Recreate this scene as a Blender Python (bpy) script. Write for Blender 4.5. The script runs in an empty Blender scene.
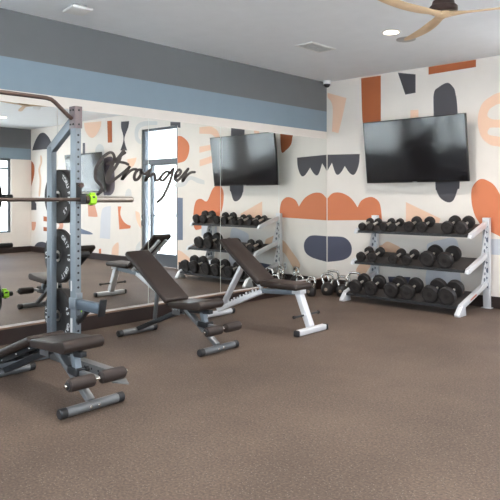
import bpy, bmesh, math, random
from mathutils import Vector, Matrix
random.seed(7)
PI = math.pi
scene = bpy.context.scene
COL = scene.collection

# ------------------------------------------------------------------ helpers
def lin(c):
    r = []
    for v in c:
        v = v / 255.0
        r.append(v / 12.92 if v <= 0.04045 else ((v + 0.055) / 1.055) ** 2.4)
    return (r[0], r[1], r[2], 1.0)

MATS = {}
def mat(name, rgb, rough=0.5, metal=0.0, bump=0.0, bscale=60.0, var=0.0, vscale=6.0, spec=0.5, coat=0.0):
    if name in MATS: return MATS[name]
    m = bpy.data.materials.new(name); m.use_nodes = True
    nt = m.node_tree; N = nt.nodes; L = nt.links
    b = N['Principled BSDF']
    b.inputs['Base Color'].default_value = lin(rgb)
    b.inputs['Roughness'].default_value = rough
    b.inputs['Metallic'].default_value = metal
    b.inputs['Specular IOR Level'].default_value = spec
    b.inputs['Coat Weight'].default_value = coat
    tc = N.new('ShaderNodeTexCoord')
    nz = N.new('ShaderNodeTexNoise'); nz.inputs['Scale'].default_value = vscale; nz.inputs['Detail'].default_value = 4
    L.new(tc.outputs['Object'], nz.inputs['Vector'])
    v = var if var else 0.04
    mx = N.new('ShaderNodeMix'); mx.data_type = 'RGBA'
    c = lin(rgb)
    mx.inputs[6].default_value = tuple(min(1, x * (1 - v)) for x in c[:3]) + (1,)
    mx.inputs[7].default_value = tuple(min(1, x * (1 + v)) for x in c[:3]) + (1,)
    L.new(nz.outputs['Fac'], mx.inputs[0]); L.new(mx.outputs[2], b.inputs['Base Color'])
    if bump:
        n2 = N.new('ShaderNodeTexNoise'); n2.inputs['Scale'].default_value = bscale; n2.inputs['Detail'].default_value = 3
        L.new(tc.outputs['Object'], n2.inputs['Vector'])
        bp = N.new('ShaderNodeBump'); bp.inputs['Strength'].default_value = bump; bp.inputs['Distance'].default_value = 0.002
        L.new(n2.outputs['Fac'], bp.inputs['Height']); L.new(bp.outputs['Normal'], b.inputs['Normal'])
    MATS[name] = m
    return m

def emis(name, rgb, strength):
    m = bpy.data.materials.new(name); m.use_nodes = True
    b = m.node_tree.nodes['Principled BSDF']
    b.inputs['Base Color'].default_value = lin(rgb)
    b.inputs['Emission Color'].default_value = lin(rgb)
    b.inputs['Emission Strength'].default_value = strength
    MATS[name] = m
    return m

def basis_from(d, up=(0, 0, 1)):
    d = Vector(d).normalized(); up = Vector(up)
    if abs(d.dot(up)) > 0.98: up = Vector((1, 0, 0)) if abs(d.x) < 0.9 else Vector((0, 1, 0))
    s = d.cross(up).normalized(); u = s.cross(d).normalized()
    return d, s, u

class MB:
    """collects shapes that become ONE mesh object"""
    def __init__(self): self.v = []; self.f = []; self.m = []; self.cur = 0
    def mi(self, i): self.cur = i; return self
    def _add(self, vs, fs):
        o = len(self.v); self.v += [tuple(p) for p in vs]
        for f in fs: self.f.append(tuple(i + o for i in f)); self.m.append(self.cur)
        return self
    def box(self, a, b):
        (x0, y0, z0), (x1, y1, z1) = a, b
        vs = [(x0,y0,z0),(x1,y0,z0),(x1,y1,z0),(x0,y1,z0),(x0,y0,z1),(x1,y0,z1),(x1,y1,z1),(x0,y1,z1)]
        return self._add(vs, [(0,3,2,1),(4,5,6,7),(0,1,5,4),(1,2,6,5),(2,3,7,6),(3,0,4,7)])
    def beam(self, p, q, w, h, up=(0, 0, 1)):
        p = Vector(p); q = Vector(q); d, s, u = basis_from(q - p, up)
        vs = []
        for c in (p, q):
            for a, b in ((-1,-1),(1,-1),(1,1),(-1,1)): vs.append(c + s * (a * w / 2) + u * (b * h / 2))
        return self._add(vs, [(0,1,2,3),(7,6,5,4),(0,4,5,1),(1,5,6,2),(2,6,7,3),(3,7,4,0)])
    def tube(self, pts, r, seg=10, closed=False):
        pts = [Vector(p) for p in pts]; n = len(pts); vs = []; fs = []
        rs = r if isinstance(r, (list, tuple)) else [r] * n
        prev = None
        for i, p in enumerate(pts):
            if closed: d = pts[(i + 1) % n] - pts[i - 1]
            else: d = pts[min(i + 1, n - 1)] - pts[max(i - 1, 0)]
            d.normalize()
            if prev is None: _, s, u = basis_from(d)
            else:
                s = prev - d * prev.dot(d)
                s = s.normalized() if s.length > 1e-6 else basis_from(d)[1]
                u = s.cross(d)
            prev = s
            for k in range(seg):
                a = 2 * PI * k / seg
                vs.append(p + s * (math.cos(a) * rs[i]) + u * (math.sin(a) * rs[i]))
        m = n if closed else n - 1
        for i in range(m):
            j = (i + 1) % n
            for k in range(seg):
                k2 = (k + 1) % seg
                fs.append((i*seg+k, i*seg+k2, j*seg+k2, j*seg+k))
        if not closed:
            fs.append(tuple(range(seg - 1, -1, -1))); fs.append(tuple((n-1)*seg + k for k in range(seg)))
        return self._add(vs, fs)
    def lathe(self, prof, origin=(0,0,0), axis=(0,0,1), seg=24):
        """prof: list of (radius, height along axis)"""
        o = Vector(origin); d, s, u = basis_from(axis); vs = []; fs = []
        for r, h in prof:
            for k in range(seg):
                a = 2 * PI * k / seg
                vs.append(o + d * h + s * (math.cos(a) * r) + u * (math.sin(a) * r))
        n = len(prof)
        for i in range(n - 1):
            for k in range(seg):
                k2 = (k + 1) % seg
                fs.append((i*seg+k, i*seg+k2, (i+1)*seg+k2, (i+1)*seg+k))
        fs.append(tuple(range(seg - 1, -1, -1))); fs.append(tuple((n-1)*seg + k for k in range(seg)))
        return self._add(vs, fs)
    def cyl(self, p, q, r, seg=20):
        p = Vector(p); q = Vector(q); L_ = (q - p).length; b = min(0.004, r * 0.15, L_ * 0.2)
        return self.lathe([(r - b, 0), (r, b), (r, L_ - b), (r - b, L_)], p, q - p, seg)
    def extrude(self, pts, vec):
        vec = Vector(vec); n = len(pts); P = [Vector(p) for p in pts]
        vs = P + [p + vec for p in P]
        fs = [tuple(range(n - 1, -1, -1)), tuple(range(n, 2 * n))]
        for i in range(n):
            j = (i + 1) % n; fs.append((i, j, n + j, n + i))
        return self._add(vs, fs)
    def sheet(self, pts): return self._add(pts, [tuple(range(len(pts)))])
    def build(self, name, mats, parent=None, bevel=0.0, seg=2, smooth=True, recalc=True):
        me = bpy.data.meshes.new(name); me.from_pydata(self.v, [], self.f)
        for m in (mats if isinstance(mats, (list, tuple)) else [mats]): me.materials.append(m)
        for p, i in zip(me.polygons, self.m): p.material_index = i
        bm = bmesh.new(); bm.from_mesh(me)
        if recalc: bmesh.ops.recalc_face_normals(bm, faces=bm.faces)
        if bevel:
            es = [e for e in bm.edges if e.is_manifold and e.calc_face_angle(0) > 0.6]
            bmesh.ops.bevel(bm, geom=es, offset=bevel, segments=seg, affect='EDGES', profile=0.5, clamp_overlap=True)
        big = [f for f in bm.faces if len(f.verts) > 4]
        if big: bmesh.ops.triangulate(bm, faces=big)
        bm.to_mesh(me); bm.free()
        if smooth:
            me.polygons.foreach_set('use_smooth', [True] * len(me.polygons))
            me.set_sharp_from_angle(angle=math.radians(38))
        o = bpy.data.objects.new(name, me); COL.objects.link(o)
        if parent: o.parent = parent
        return o

def tag(o, label, cat, group=None):
    o['label'] = label; o['category'] = cat
    if group: o['group'] = group
    return o
def thing(name, label, cat, loc=(0,0,0), rz=0.0, group=None):
    o = bpy.data.objects.new(name, None); COL.objects.link(o)
    o.empty_display_size = 0.1; o.location = loc; o.rotation_euler = (0, 0, rz)
    return tag(o, label, cat, group)
def struct(o): o['kind'] = 'structure'; return o
def dup(root, label, loc=None, rot=None, group=None):
    r = root.copy(); COL.objects.link(r); r['label'] = label
    if group: r['group'] = group
    if loc is not None: r.location = loc
    if rot is not None: r.rotation_euler = rot
    for ch in [c for c in COL.objects if c.parent == root]:
        c = ch.copy(); COL.objects.link(c); c.parent = r
        for g in [x for x in COL.objects if x.parent == ch]:
            d = g.copy(); COL.objects.link(d); d.parent = c
    return r
def rot_pts(pts, ang, org):
    c, s = math.cos(ang), math.sin(ang)
    return [(org[0] + x * c - z * s, y, org[1] + x * s + z * c) for x, y, z in pts]

def catmull(pts, closed=True, n=6):
    """doubled points stay sharp corners"""
    out = []; N = len(pts)
    rng = range(N) if closed else range(N - 1)
    for i in rng:
        p1 = pts[i]; p2 = pts[(i + 1) % N]
        if p1 == p2: continue
        p0 = pts[i - 1] if (closed or i > 0) else p1
        p3 = pts[(i + 2) % N] if (closed or i + 2 < N) else p2
        for k in range(n):
            t = k / n; t2 = t * t; t3 = t2 * t
            out.append(tuple(0.5 * ((2*p1[a]) + (-p0[a]+p2[a])*t + (2*p0[a]-5*p1[a]+4*p2[a]-p3[a])*t2 + (-p0[a]+3*p1[a]-3*p2[a]+p3[a])*t3) for a in (0, 1)))
    if not closed: out.append(tuple(pts[-1]))
    return out

MURAL = [
    ('peach', 's', [(0.015, 2.836), (0.015, 2.836), (0.164, 2.784), (0.344, 2.723), (0.344, 2.723), (0.275, 2.46), (0.206, 2.234), (0.206, 2.234), (0.094, 2.265), (0.094, 2.265), (0.108, 2.576), (0.08, 2.695), (0.037, 2.746), (0.015, 2.771), (0.015, 2.771)]),
    ('rust', 's', [(0.589, 2.97), (0.589, 2.97), (0.902, 2.965), (0.902, 2.965), (0.902, 2.362), (0.878, 2.026), (0.781, 2.046), (0.685, 2.127), (0.653, 2.247), (0.61, 2.393)]),
    ('charcoal', 'p', [(1.161, 2.969), (1.42, 2.91), (1.42, 2.671), (1.272, 2.664)]),
    ('rust', 'p', [(1.602, 2.979), (2.221, 2.978), (2.221, 2.889), (1.602, 2.882)]),
    ('charcoal', 's', [(1.671, 2.372), (1.676, 2.638), (1.744, 2.706), (1.856, 2.745), (1.93, 2.683), (1.961, 2.605), (1.989, 2.367), (2.016, 1.51), (1.989, 1.408), (1.937, 1.279), (1.864, 1.249), (1.768, 1.299), (1.714, 1.39), (1.693, 1.516)]),
    ('peach', 'p', [(1.346, 2.452), (1.46, 2.446), (1.46, 2.288), (1.346, 2.298)]),
    ('peach', 's', [(2.776, 2.441), (2.776, 2.441), (2.776, 2.554), (2.776, 2.554), (2.51, 2.547), (2.392, 2.507), (2.295, 2.433), (2.246, 2.294), (2.251, 2.148), (2.295, 2.025), (2.377, 1.948), (2.453, 1.919), (2.769, 1.861), (2.769, 1.861), (2.769, 1.976), (2.769, 1.976), (2.439, 2.039), (2.365, 2.074), (2.38, 2.126), (2.439, 2.14), (2.776, 2.102), (2.776, 2.102), (2.776, 2.21), (2.776, 2.21), (2.51, 2.227), (2.415, 2.242), (2.362, 2.283), (2.38, 2.353), (2.439, 2.394), (2.51, 2.415)]),
    ('orange', 's', [(2.234, 1.509), (2.172, 1.425), (2.162, 1.309), (2.182, 1.172), (2.236, 1.043), (2.368, 0.917), (2.853, 0.737), (2.933, 0.934), (2.917, 1.134), (2.853, 1.263), (2.727, 1.291), (2.581, 1.249), (2.453, 1.441), (2.377, 1.503), (2.3, 1.533)]),
    ('orange', 's', [(0.015, 1.3), (0.015, 1.3), (0.108, 1.374), (0.248, 1.38), (0.384, 1.327), (0.465, 1.259), (0.531, 1.174), (0.531, 1.174), (0.584, 1.26), (0.675, 1.308), (0.777, 1.315), (0.865, 1.261), (0.902, 1.174), (0.921, 1.006), (0.921, 1.006), (0.015, 0.978), (0.015, 0.978)]),
    ('charcoal', 's', [(0.015, 1.935), (0.015, 1.935), (0.566, 1.918), (0.566, 1.918), (0.557, 1.795), (0.518, 1.685), (0.465, 1.63), (0.398, 1.659), (0.316, 1.759), (0.316, 1.759), (0.261, 1.681), (0.199, 1.637), (0.15, 1.673), (0.094, 1.814), (0.094, 1.814), (0.037, 1.734), (0.015, 1.698), (0.015, 1.698)]),
    ('navy', 's', [(0.015, 0.747), (0.015, 0.747), (0.241, 0.751), (0.342, 0.728), (0.413, 0.662), (0.436, 0.574), (0.401, 0.485), (0.306, 0.428), (0.182, 0.399), (0.015, 0.374), (0.015, 0.374)]),
    ('peach', 'p', [(1.28, 1.251), (1.764, 1.044), (1.731, 0.95), (1.28, 0.949)]),
    ('tan', 's', [(1.208, 0.636), (1.102, 0.689), (0.997, 0.717), (0.915, 0.665), (0.813, 0.631), (0.673, 0.493), (0.507, 0.298), (0.594, 0.192), (0.733, 0.357), (0.833, 0.46), (0.956, 0.492), (1.102, 0.546), (1.208, 0.533)]),
    ('lilac', 's', [(1.577, 0.689), (1.649, 0.743), (1.758, 0.774), (1.948, 0.808), (2.007, 0.674), (2.02, 0.416), (2.02, 0.145), (1.824, 0.087), (1.622, 0.129), (1.559, 0.251), (1.594, 0.485)]),
    ('greyblue', 'p', [(2.33, 0.632), (2.72, 0.632), (2.72, 0.822), (2.33, 0.815)]),
    ('navy', 'p', [(1.012, 0.248), (1.347, 0.271), (1.296, 0.07), (1.059, 0.058)]),
    ('lightgrey', 's', [(3.432, 1.581), (3.262, 1.597), (3.041, 1.702), (2.643, 1.612), (2.643, 1.612), (2.643, 1.542), (2.643, 1.542), (2.827, 1.571), (3.014, 1.632), (3.179, 1.523), (3.432, 1.508)]),
    ('orange', 's', [(3.369, 2.442), (3.369, 2.442), (3.245, 2.422), (3.096, 2.325), (3.041, 2.214), (3.08, 2.065), (3.179, 1.972), (3.369, 1.943), (3.369, 1.943)]),
    ('dusty', 'p', [(3.369, 1.313), (3.223, 1.305), (3.223, 0.543), (3.369, 0.536)]),
    ('peach', 's', [(3.369, 0.353), (3.369, 0.353), (3.234, 0.324), (2.933, 0.164), (2.933, 0.092), (2.933, 0.092), (3.369, 0.078), (3.369, 0.078)]),
    ('peach', 's', [(4.659, 1.049), (4.659, 1.049), (4.515, 0.992), (4.482, 0.719), (4.619, 0.872)]),
    ('orange', 's', [(5.258, 1.135), (5.258, 1.135), (5.132, 1.136), (5.132, 1.136), (5.167, 0.981), (5.063, 0.841), (4.926, 0.776), (4.811, 0.756), (4.811, 0.756), (4.825, 0.7), (4.825, 0.7), (5.202, 0.667), (5.202, 0.667)]),
    ('lilac', 's', [(5.501, 1.141), (5.501, 1.141), (5.779, 1.096), (5.869, 0.926), (5.892, 0.63), (5.914, 0.46), (5.914, 0.46), (5.537, 0.456), (5.537, 0.456)]),
    ('salmon', 's', [(6.375, 1.168), (6.375, 1.168), (6.105, 1.163), (6.105, 1.163), (6.002, 0.949), (6.044, 0.904), (6.355, 0.908), (6.355, 0.908)]),
    ('dusty', 's', [(7.111, 0.767), (7.111, 0.767), (6.883, 0.751), (6.644, 0.639), (6.249, 0.566), (6.261, 0.52), (7.111, 0.52), (7.111, 0.52)]),
    ('orange', 'p', [(5.945, 0.226), (5.862, 0.241), (5.854, 0.051), (5.952, 0.045)]),
    ('peach', 's', [(5.486, 0.076), (5.486, 0.076), (5.45, 0.274), (5.307, 0.384), (5.223, 0.368), (5.237, 0.086), (5.237, 0.086)]),
    ('lightgrey', 's', [(4.659, 0.14), (4.659, 0.14), (4.642, 0.339), (4.495, 0.474), (4.495, 0.474), (4.495, 0.141), (4.495, 0.141)]),
    ('lightgrey', 's', [(3.962, 2.76), (3.962, 2.76), (4.24, 2.791), (4.469, 2.788), (4.626, 2.73), (4.685, 2.592), (4.645, 2.447), (4.528, 2.369), (4.457, 2.365), (4.457, 2.423), (4.547, 2.488), (4.554, 2.606), (4.469, 2.682), (4.272, 2.705), (3.962, 2.692), (3.962, 2.692)]),
    ('charcoal', 'p', [(3.576, 2.716), (3.29, 2.686), (3.29, 2.582), (3.363, 2.591), (3.369, 2.634), (3.576, 2.643)]),
    ('charcoal', 's', [(5.139, 2.855), (5.139, 2.855), (4.865, 2.843), (4.865, 2.843), (4.892, 2.727), (5.018, 2.528), (5.001, 2.398), (4.929, 2.259), (4.929, 2.259), (5.167, 2.272), (5.167, 2.272), (5.073, 2.434), (5.066, 2.563), (5.139, 2.731)]),
    ('rust', 'p', [(5.635, 2.909), (5.468, 2.901), (5.457, 2.452), (5.613, 2.458)]),
    ('peach', 's', [(6.527, 2.945), (6.527, 2.945), (5.85, 2.922), (5.85, 2.922), (5.892, 2.79), (6.044, 2.648), (6.198, 2.597), (6.355, 2.653), (6.482, 2.784)]),
    ('lightgrey', 's', [(6.082, 2.011), (6.082, 2.011), (6.086, 2.286), (6.044, 2.393), (5.922, 2.447), (5.783, 2.395), (5.742, 2.258), (5.742, 1.998), (5.742, 1.998)]),
    ('charcoal', 'p', [(6.579, 2.511), (6.482, 2.505), (6.482, 2.135), (6.579, 2.139)]),
    ('plum', 's', [(5.772, 2.136), (5.772, 2.136), (5.468, 2.157), (5.396, 1.965), (5.357, 1.614), (5.389, 1.456), (5.508, 1.368), (5.668, 1.369), (5.772, 1.436)]),
    ('peach', 's', [(4.929, 2.082), (4.929, 2.082), (4.616, 2.104), (4.616, 2.104), (4.652, 2.017), (4.745, 1.931), (4.892, 1.937)]),
    ('lightgrey', 's', [(5.004, 1.346), (5.004, 1.346), (4.967, 1.453), (4.872, 1.492), (4.798, 1.451), (4.781, 1.346), (4.781, 1.346)]),
    ('charcoal', 's', [(8.854, 2.468), (8.854, 2.468), (8.779, 2.598), (8.63, 2.758), (8.459, 2.855), (8.266, 2.853), (8.1, 2.77), (7.984, 2.668), (7.845, 2.461), (7.845, 2.461)]),
    ('rust', 's', [(8.9, 2.221), (8.9, 2.221), (8.774, 2.13), (8.739, 1.993), (8.774, 1.823), (8.9, 1.586), (8.9, 1.586)]),
    ('tan', 's', [(8.459, 2.315), (8.459, 2.147), (8.556, 1.982), (8.493, 1.74), (8.542, 1.379), (8.459, 1.379), (8.401, 1.738), (8.459, 1.979), (8.362, 2.167), (8.391, 2.312)]),
    ('charcoal', 'p', [(8.9, 1.253), (8.784, 1.254), (8.645, 1.167), (8.645, 1.017), (8.9, 1.014)]),
    ('salmon', 's', [(8.885, 0.725), (8.885, 0.725), (8.665, 0.731), (8.665, 0.731), (8.684, 0.614), (8.754, 0.524), (8.875, 0.52), (8.875, 0.52)]),
    ('rust', 'p', [(8.304, 0.874), (8.03, 0.86), (8.03, 0.747), (8.304, 0.755)]),
    ('rust', 'p', [(8.304, 0.621), (8.03, 0.613), (8.03, 0.519), (8.304, 0.521)]),
    ('salmon', 's', [(7.754, 0.82), (7.529, 0.802), (7.397, 0.725), (7.441, 0.598), (7.664, 0.51), (7.845, 0.503), (7.845, 0.573), (7.709, 0.582), (7.574, 0.651), (7.596, 0.717), (7.754, 0.736)]),
    ('charcoal', 's', [(8.804, -0.021), (8.804, -0.021), (8.744, 0.131), (8.596, 0.226), (8.362, 0.261), (8.124, 0.221), (7.984, 0.04), (7.984, 0.04)]),
]
SCRIPT_STROKES = [
    [(3.64, 1.693), (3.637, 1.729), (3.619, 1.759), (3.59, 1.767), (3.554, 1.753), (3.504, 1.717), (3.455, 1.66), (3.428, 1.611), (3.414, 1.563), (3.412, 1.528), (3.421, 1.487), (3.448, 1.457), (3.48, 1.428), (3.487, 1.398), (3.473, 1.361), (3.439, 1.34)],
    [(3.64, 1.693), (3.626, 1.666), (3.597, 1.617), (3.565, 1.561), (3.547, 1.516), (3.546, 1.48), (3.556, 1.461)],
    [(3.768, 1.773), (3.721, 1.742), (3.699, 1.693), (3.655, 1.625), (3.604, 1.563), (3.578, 1.511), (3.564, 1.463), (3.584, 1.461), (3.626, 1.485), (3.699, 1.533), (3.766, 1.58), (3.825, 1.628)],
    [(3.754, 1.796), (3.705, 1.739), (3.656, 1.691)],
    [(3.554, 1.652), (3.626, 1.673), (3.699, 1.673), (3.767, 1.667), (3.806, 1.654)],
    [(3.825, 1.628), (3.776, 1.57), (3.731, 1.494), (3.783, 1.545), (3.836, 1.587), (3.874, 1.604), (3.913, 1.606)],
    [(3.975, 1.601), (3.944, 1.603), (3.905, 1.574), (3.886, 1.529), (3.897, 1.493), (3.936, 1.507), (3.967, 1.55), (3.972, 1.588), (3.991, 1.566), (4.025, 1.562), (4.063, 1.583), (4.097, 1.61)],
    [(4.097, 1.61), (4.065, 1.557), (4.025, 1.485), (4.057, 1.518), (4.105, 1.552), (4.145, 1.568), (4.158, 1.54), (4.162, 1.503), (4.178, 1.492), (4.219, 1.513), (4.252, 1.549)],
    [(4.365, 1.585), (4.322, 1.595), (4.266, 1.563), (4.234, 1.522), (4.247, 1.494), (4.289, 1.506), (4.348, 1.565), (4.416, 1.631)],
    [(4.416, 1.631), (4.393, 1.554), (4.365, 1.481), (4.325, 1.405), (4.263, 1.312), (4.194, 1.26)],
    [(4.448, 1.536), (4.5, 1.565), (4.524, 1.604), (4.5, 1.623), (4.457, 1.59), (4.435, 1.543), (4.442, 1.505), (4.474, 1.499), (4.536, 1.545), (4.634, 1.637)],
    [(4.634, 1.637), (4.589, 1.574), (4.549, 1.491), (4.607, 1.554), (4.67, 1.595), (4.734, 1.602)],
]
LAMP_W = 28.0
SKY = 5.4
SUN = 32.0
EXPO = 0.19

# ------------------------------------------------------------------ materials
WALL = mat('wall_paint', (233, 225, 217), 0.75, bump=0.08, bscale=220)
CEIL = mat('ceiling_paint', (238, 240, 242), 0.85, bump=0.06, bscale=200)
GREY_BAND = mat('slate_grey_paint', (108, 110, 112), 0.7, bump=0.08, bscale=220)
BLUE_BAND = mat('slate_blue_paint', (128, 145, 158), 0.7, bump=0.08, bscale=220)
ESPRESSO = mat('espresso_wood', (48, 36, 33), 0.38, var=0.25, vscale=9, bump=0.1, bscale=40)
COLS = dict(peach=(236, 198, 172), rust=(168, 92, 52), charcoal=(78, 76, 82), navy=(78, 80, 98), orange=(209, 124, 86),
            tan=(220, 184, 156), lilac=(210, 211, 217), greyblue=(196, 200, 208), lightgrey=(211, 210, 208),
            dusty=(112, 122, 142), salmon=(216, 158, 134), plum=(104, 96, 106))
MURALM = {k: mat('mural_' + k, v, 0.75, bump=0.08, bscale=220) for k, v in COLS.items()}
STEEL_BLUE = mat('grey_blue_powder_coat', (124, 133, 141), 0.38, metal=0.35, bump=0.1, bscale=300)
STEEL_SLATE = mat('slate_powder_coat', (92, 104, 116), 0.4, metal=0.35, bump=0.1, bscale=300)
STEEL_GREY = mat('warm_grey_powder_coat', (122, 124, 126), 0.35, metal=0.45, bump=0.1, bscale=300)
STEEL_DARK = mat('dark_grey_powder_coat', (50, 52, 55), 0.4, metal=0.4, bump=0.1, bscale=300)
SILVER = mat('silver_powder_coat', (224, 225, 228), 0.36, metal=0.25, bump=0.1, bscale=300)
CHROME = mat('chrome', (214, 210, 204), 0.16, metal=1.0)
BARSTEEL = mat('brushed_bar_steel', (196, 188, 180), 0.3, metal=0.9, bump=0.1, bscale=400)
KNURL = mat('dark_knurled_steel', (92, 80, 74), 0.42, metal=0.8, bump=0.4, bscale=700)
BROWNPIPE = mat('dark_bronze_pipe', (88, 72, 66), 0.35, metal=0.55)
RUBBER = mat('black_rubber', (38, 35, 35), 0.55, bump=0.15, bscale=180)
RUBBER2 = mat('charcoal_rubber', (54, 50, 49), 0.6, bump=0.15, bscale=180)
VINYL = mat('brown_black_vinyl', (52, 43, 39), 0.4, bump=0.25, bscale=160, spec=0.35)
FOAM = mat('brown_black_foam', (54, 45, 42), 0.5, bump=0.3, bscale=200, spec=0.35)
PLASTIC = mat('black_plastic', (38, 38, 40), 0.45)
WHITEPL = mat('white_plastic', (236, 235, 232), 0.5)
GREYPL = mat('grey_plastic', (178, 176, 174), 0.5)
SILVERPL = mat('printed_white', (214, 214, 214), 0.6)
GREEN = mat('lime_green_plastic', (160, 222, 44), 0.45)
WOOD = mat('pale_fan_wood', (216, 186, 150), 0.5, var=0.14, vscale=14)
BRONZE = mat('dark_bronze', (70, 56, 52), 0.4, metal=0.6)
FRAMEM = mat('graphite_aluminium', (92, 96, 102), 0.4, metal=0.4)
LETTER = mat('dark_taupe_lettering', (62, 55, 53), 0.45)
BEZEL = mat('tv_bezel', (24, 24, 26), 0.3)
RED = mat('red_pull_tag', (196, 62, 58), 0.5)
CONC = mat('exterior_concrete', (226, 225, 220), 0.85, bump=0.2, bscale=60, var=0.1)
LENS = emis('warm_lamp_lens', (255, 232, 200), 14.0)

def floor_material():
    m = bpy.data.materials.new('speckled_rubber_floor'); m.use_nodes = True
    nt = m.node_tree; N = nt.nodes; L = nt.links; b = N['Principled BSDF']
    tc = N.new('ShaderNodeTexCoord')
    big = N.new('ShaderNodeTexNoise'); big.inputs['Scale'].default_value = 1.1; big.inputs['Detail'].default_value = 5; big.inputs['Roughness'].default_value = 0.6
    L.new(tc.outputs['Object'], big.inputs['Vector'])
    r1 = N.new('ShaderNodeValToRGB'); r1.color_ramp.elements[0].position = 0.32; r1.color_ramp.elements[1].position = 0.68
    r1.color_ramp.elements[0].color = lin((89, 76, 67)); r1.color_ramp.elements[1].color = lin((106, 91, 80))
    L.new(big.outputs['Fac'], r1.inputs['Fac'])
    fine = N.new('ShaderNodeTexNoise'); fine.inputs['Scale'].default_value = 75; fine.inputs['Detail'].default_value = 3
    L.new(tc.outputs['Object'], fine.inputs['Vector'])
    m1 = N.new('ShaderNodeMix'); m1.data_type = 'RGBA'; m1.blend_type = 'OVERLAY'; m1.inputs[0].default_value = 0.85
    L.new(r1.outputs['Color'], m1.inputs[6]); L.new(fine.outputs['Fac'], m1.inputs[7])
    vo = N.new('ShaderNodeTexVoronoi'); vo.inputs['Scale'].default_value = 75; vo.inputs['Randomness'].default_value = 1.0
    L.new(tc.outputs['Object'], vo.inputs['Vector'])
    lt = N.new('ShaderNodeMath'); lt.operation = 'LESS_THAN'; lt.inputs[1].default_value = 0.2
    L.new(vo.outputs['Distance'], lt.inputs[0])
    sep = N.new('ShaderNodeSeparateColor'); L.new(vo.outputs['Color'], sep.inputs[0])
    gt = N.new('ShaderNodeMath'); gt.operation = 'GREATER_THAN'; gt.inputs[1].default_value = 0.45
    L.new(sep.outputs[0], gt.inputs[0])
    mu = N.new('ShaderNodeMath'); mu.operation = 'MULTIPLY'; L.new(lt.outputs[0], mu.inputs[0]); L.new(gt.outputs[0], mu.inputs[1])
    mu2 = N.new('ShaderNodeMath'); mu2.operation = 'MULTIPLY'; mu2.inputs[1].default_value = 0.55; L.new(mu.outputs[0], mu2.inputs[0])
    m2 = N.new('ShaderNodeMix'); m2.data_type = 'RGBA'; m2.inputs[7].default_value = lin((158, 150, 143))
    L.new(mu2.outputs[0], m2.inputs[0]); L.new(m1.outputs[2], m2.inputs[6]); L.new(m2.outputs[2], b.inputs['Base Color'])
    b.inputs['Roughness'].default_value = 0.62; b.inputs['Specular IOR Level'].default_value = 0.25
    bp = N.new('ShaderNodeBump'); bp.inputs['Strength'].default_value = 0.25; bp.inputs['Distance'].default_value = 0.002
    L.new(fine.outputs['Fac'], bp.inputs['Height']); L.new(bp.outputs['Normal'], b.inputs['Normal'])
    return m
FLOOR = floor_material()

def mirror_material():
    m = bpy.data.materials.new('silvered_mirror'); m.use_nodes = True
    nt = m.node_tree; N = nt.nodes; L = nt.links; b = N['Principled BSDF']
    b.inputs['Metallic'].default_value = 1.0; b.inputs['Roughness'].default_value = 0.0
    tc = N.new('ShaderNodeTexCoord'); nz = N.new('ShaderNodeTexNoise'); nz.inputs['Scale'].default_value = 0.6
    L.new(tc.outputs['Object'], nz.inputs['Vector'])
    mx = N.new('ShaderNodeMix'); mx.data_type = 'RGBA'
    mx.inputs[6].default_value = (0.86, 0.885, 0.87, 1); mx.inputs[7].default_value = (0.88, 0.90, 0.885, 1)
    L.new(nz.outputs['Fac'], mx.inputs[0]); L.new(mx.outputs[2], b.inputs['Base Color'])
    return m
MIRROR = mirror_material()
MIRROR_EDGE = mat('polished_mirror_edge', (226, 234, 230), 0.25)

def glass_material(name, tint, refl=0.08):
    m = bpy.data.materials.new(name); m.use_nodes = True
    nt = m.node_tree; N = nt.nodes; L = nt.links
    for n in list(N):
        if n.type != 'OUTPUT_MATERIAL': N.remove(n)
    out = [n for n in N if n.type == 'OUTPUT_MATERIAL'][0]
    t = N.new('ShaderNodeBsdfTransparent'); t.inputs['Color'].default_value = tint
    g = N.new('ShaderNodeBsdfGlossy'); g.inputs['Roughness'].default_value = 0.02
    lw = N.new('ShaderNodeLayerWeight'); lw.inputs['Blend'].default_value = 0.5
    pw = N.new('ShaderNodeMath'); pw.operation = 'POWER'; pw.inputs[1].default_value = 5.0; L.new(lw.outputs['Facing'], pw.inputs[0])
    fr = N.new('ShaderNodeMath'); fr.operation = 'MULTIPLY_ADD'; fr.inputs[1].default_value = 0.7; fr.inputs[2].default_value = 0.03; L.new(pw.outputs[0], fr.inputs[0])
    mx = N.new('ShaderNodeMixShader')
    L.new(fr.outputs[0], mx.inputs[0]); L.new(t.outputs[0], mx.inputs[1]); L.new(g.outputs[0], mx.inputs[2])
    L.new(mx.outputs[0], out.inputs['Surface'])
    return m
GLASS = glass_material('window_glass', (0.93, 0.96, 0.98, 1))

def screen_material():
    m = bpy.data.materials.new('tv_screen_glass'); m.use_nodes = True
    nt = m.node_tree; N = nt.nodes; L = nt.links; b = N['Principled BSDF']
    b.inputs['Base Color'].default_value = lin((22, 20, 22)); b.inputs['Roughness'].default_value = 0.09
    b.inputs['Specular IOR Level'].default_value = 0.55
    tc = N.new('ShaderNodeTexCoord'); nz = N.new('ShaderNodeTexNoise'); nz.inputs['Scale'].default_value = 3.0
    L.new(tc.outputs['Object'], nz.inputs['Vector'])
    bp = N.new('ShaderNodeBump'); bp.inputs['Strength'].default_value = 0.12; bp.inputs['Distance'].default_value = 0.01
    L.new(nz.outputs['Fac'], bp.inputs['Height']); L.new(bp.outputs['Normal'], b.inputs['Normal'])
    return m
SCREEN = screen_material()

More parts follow.
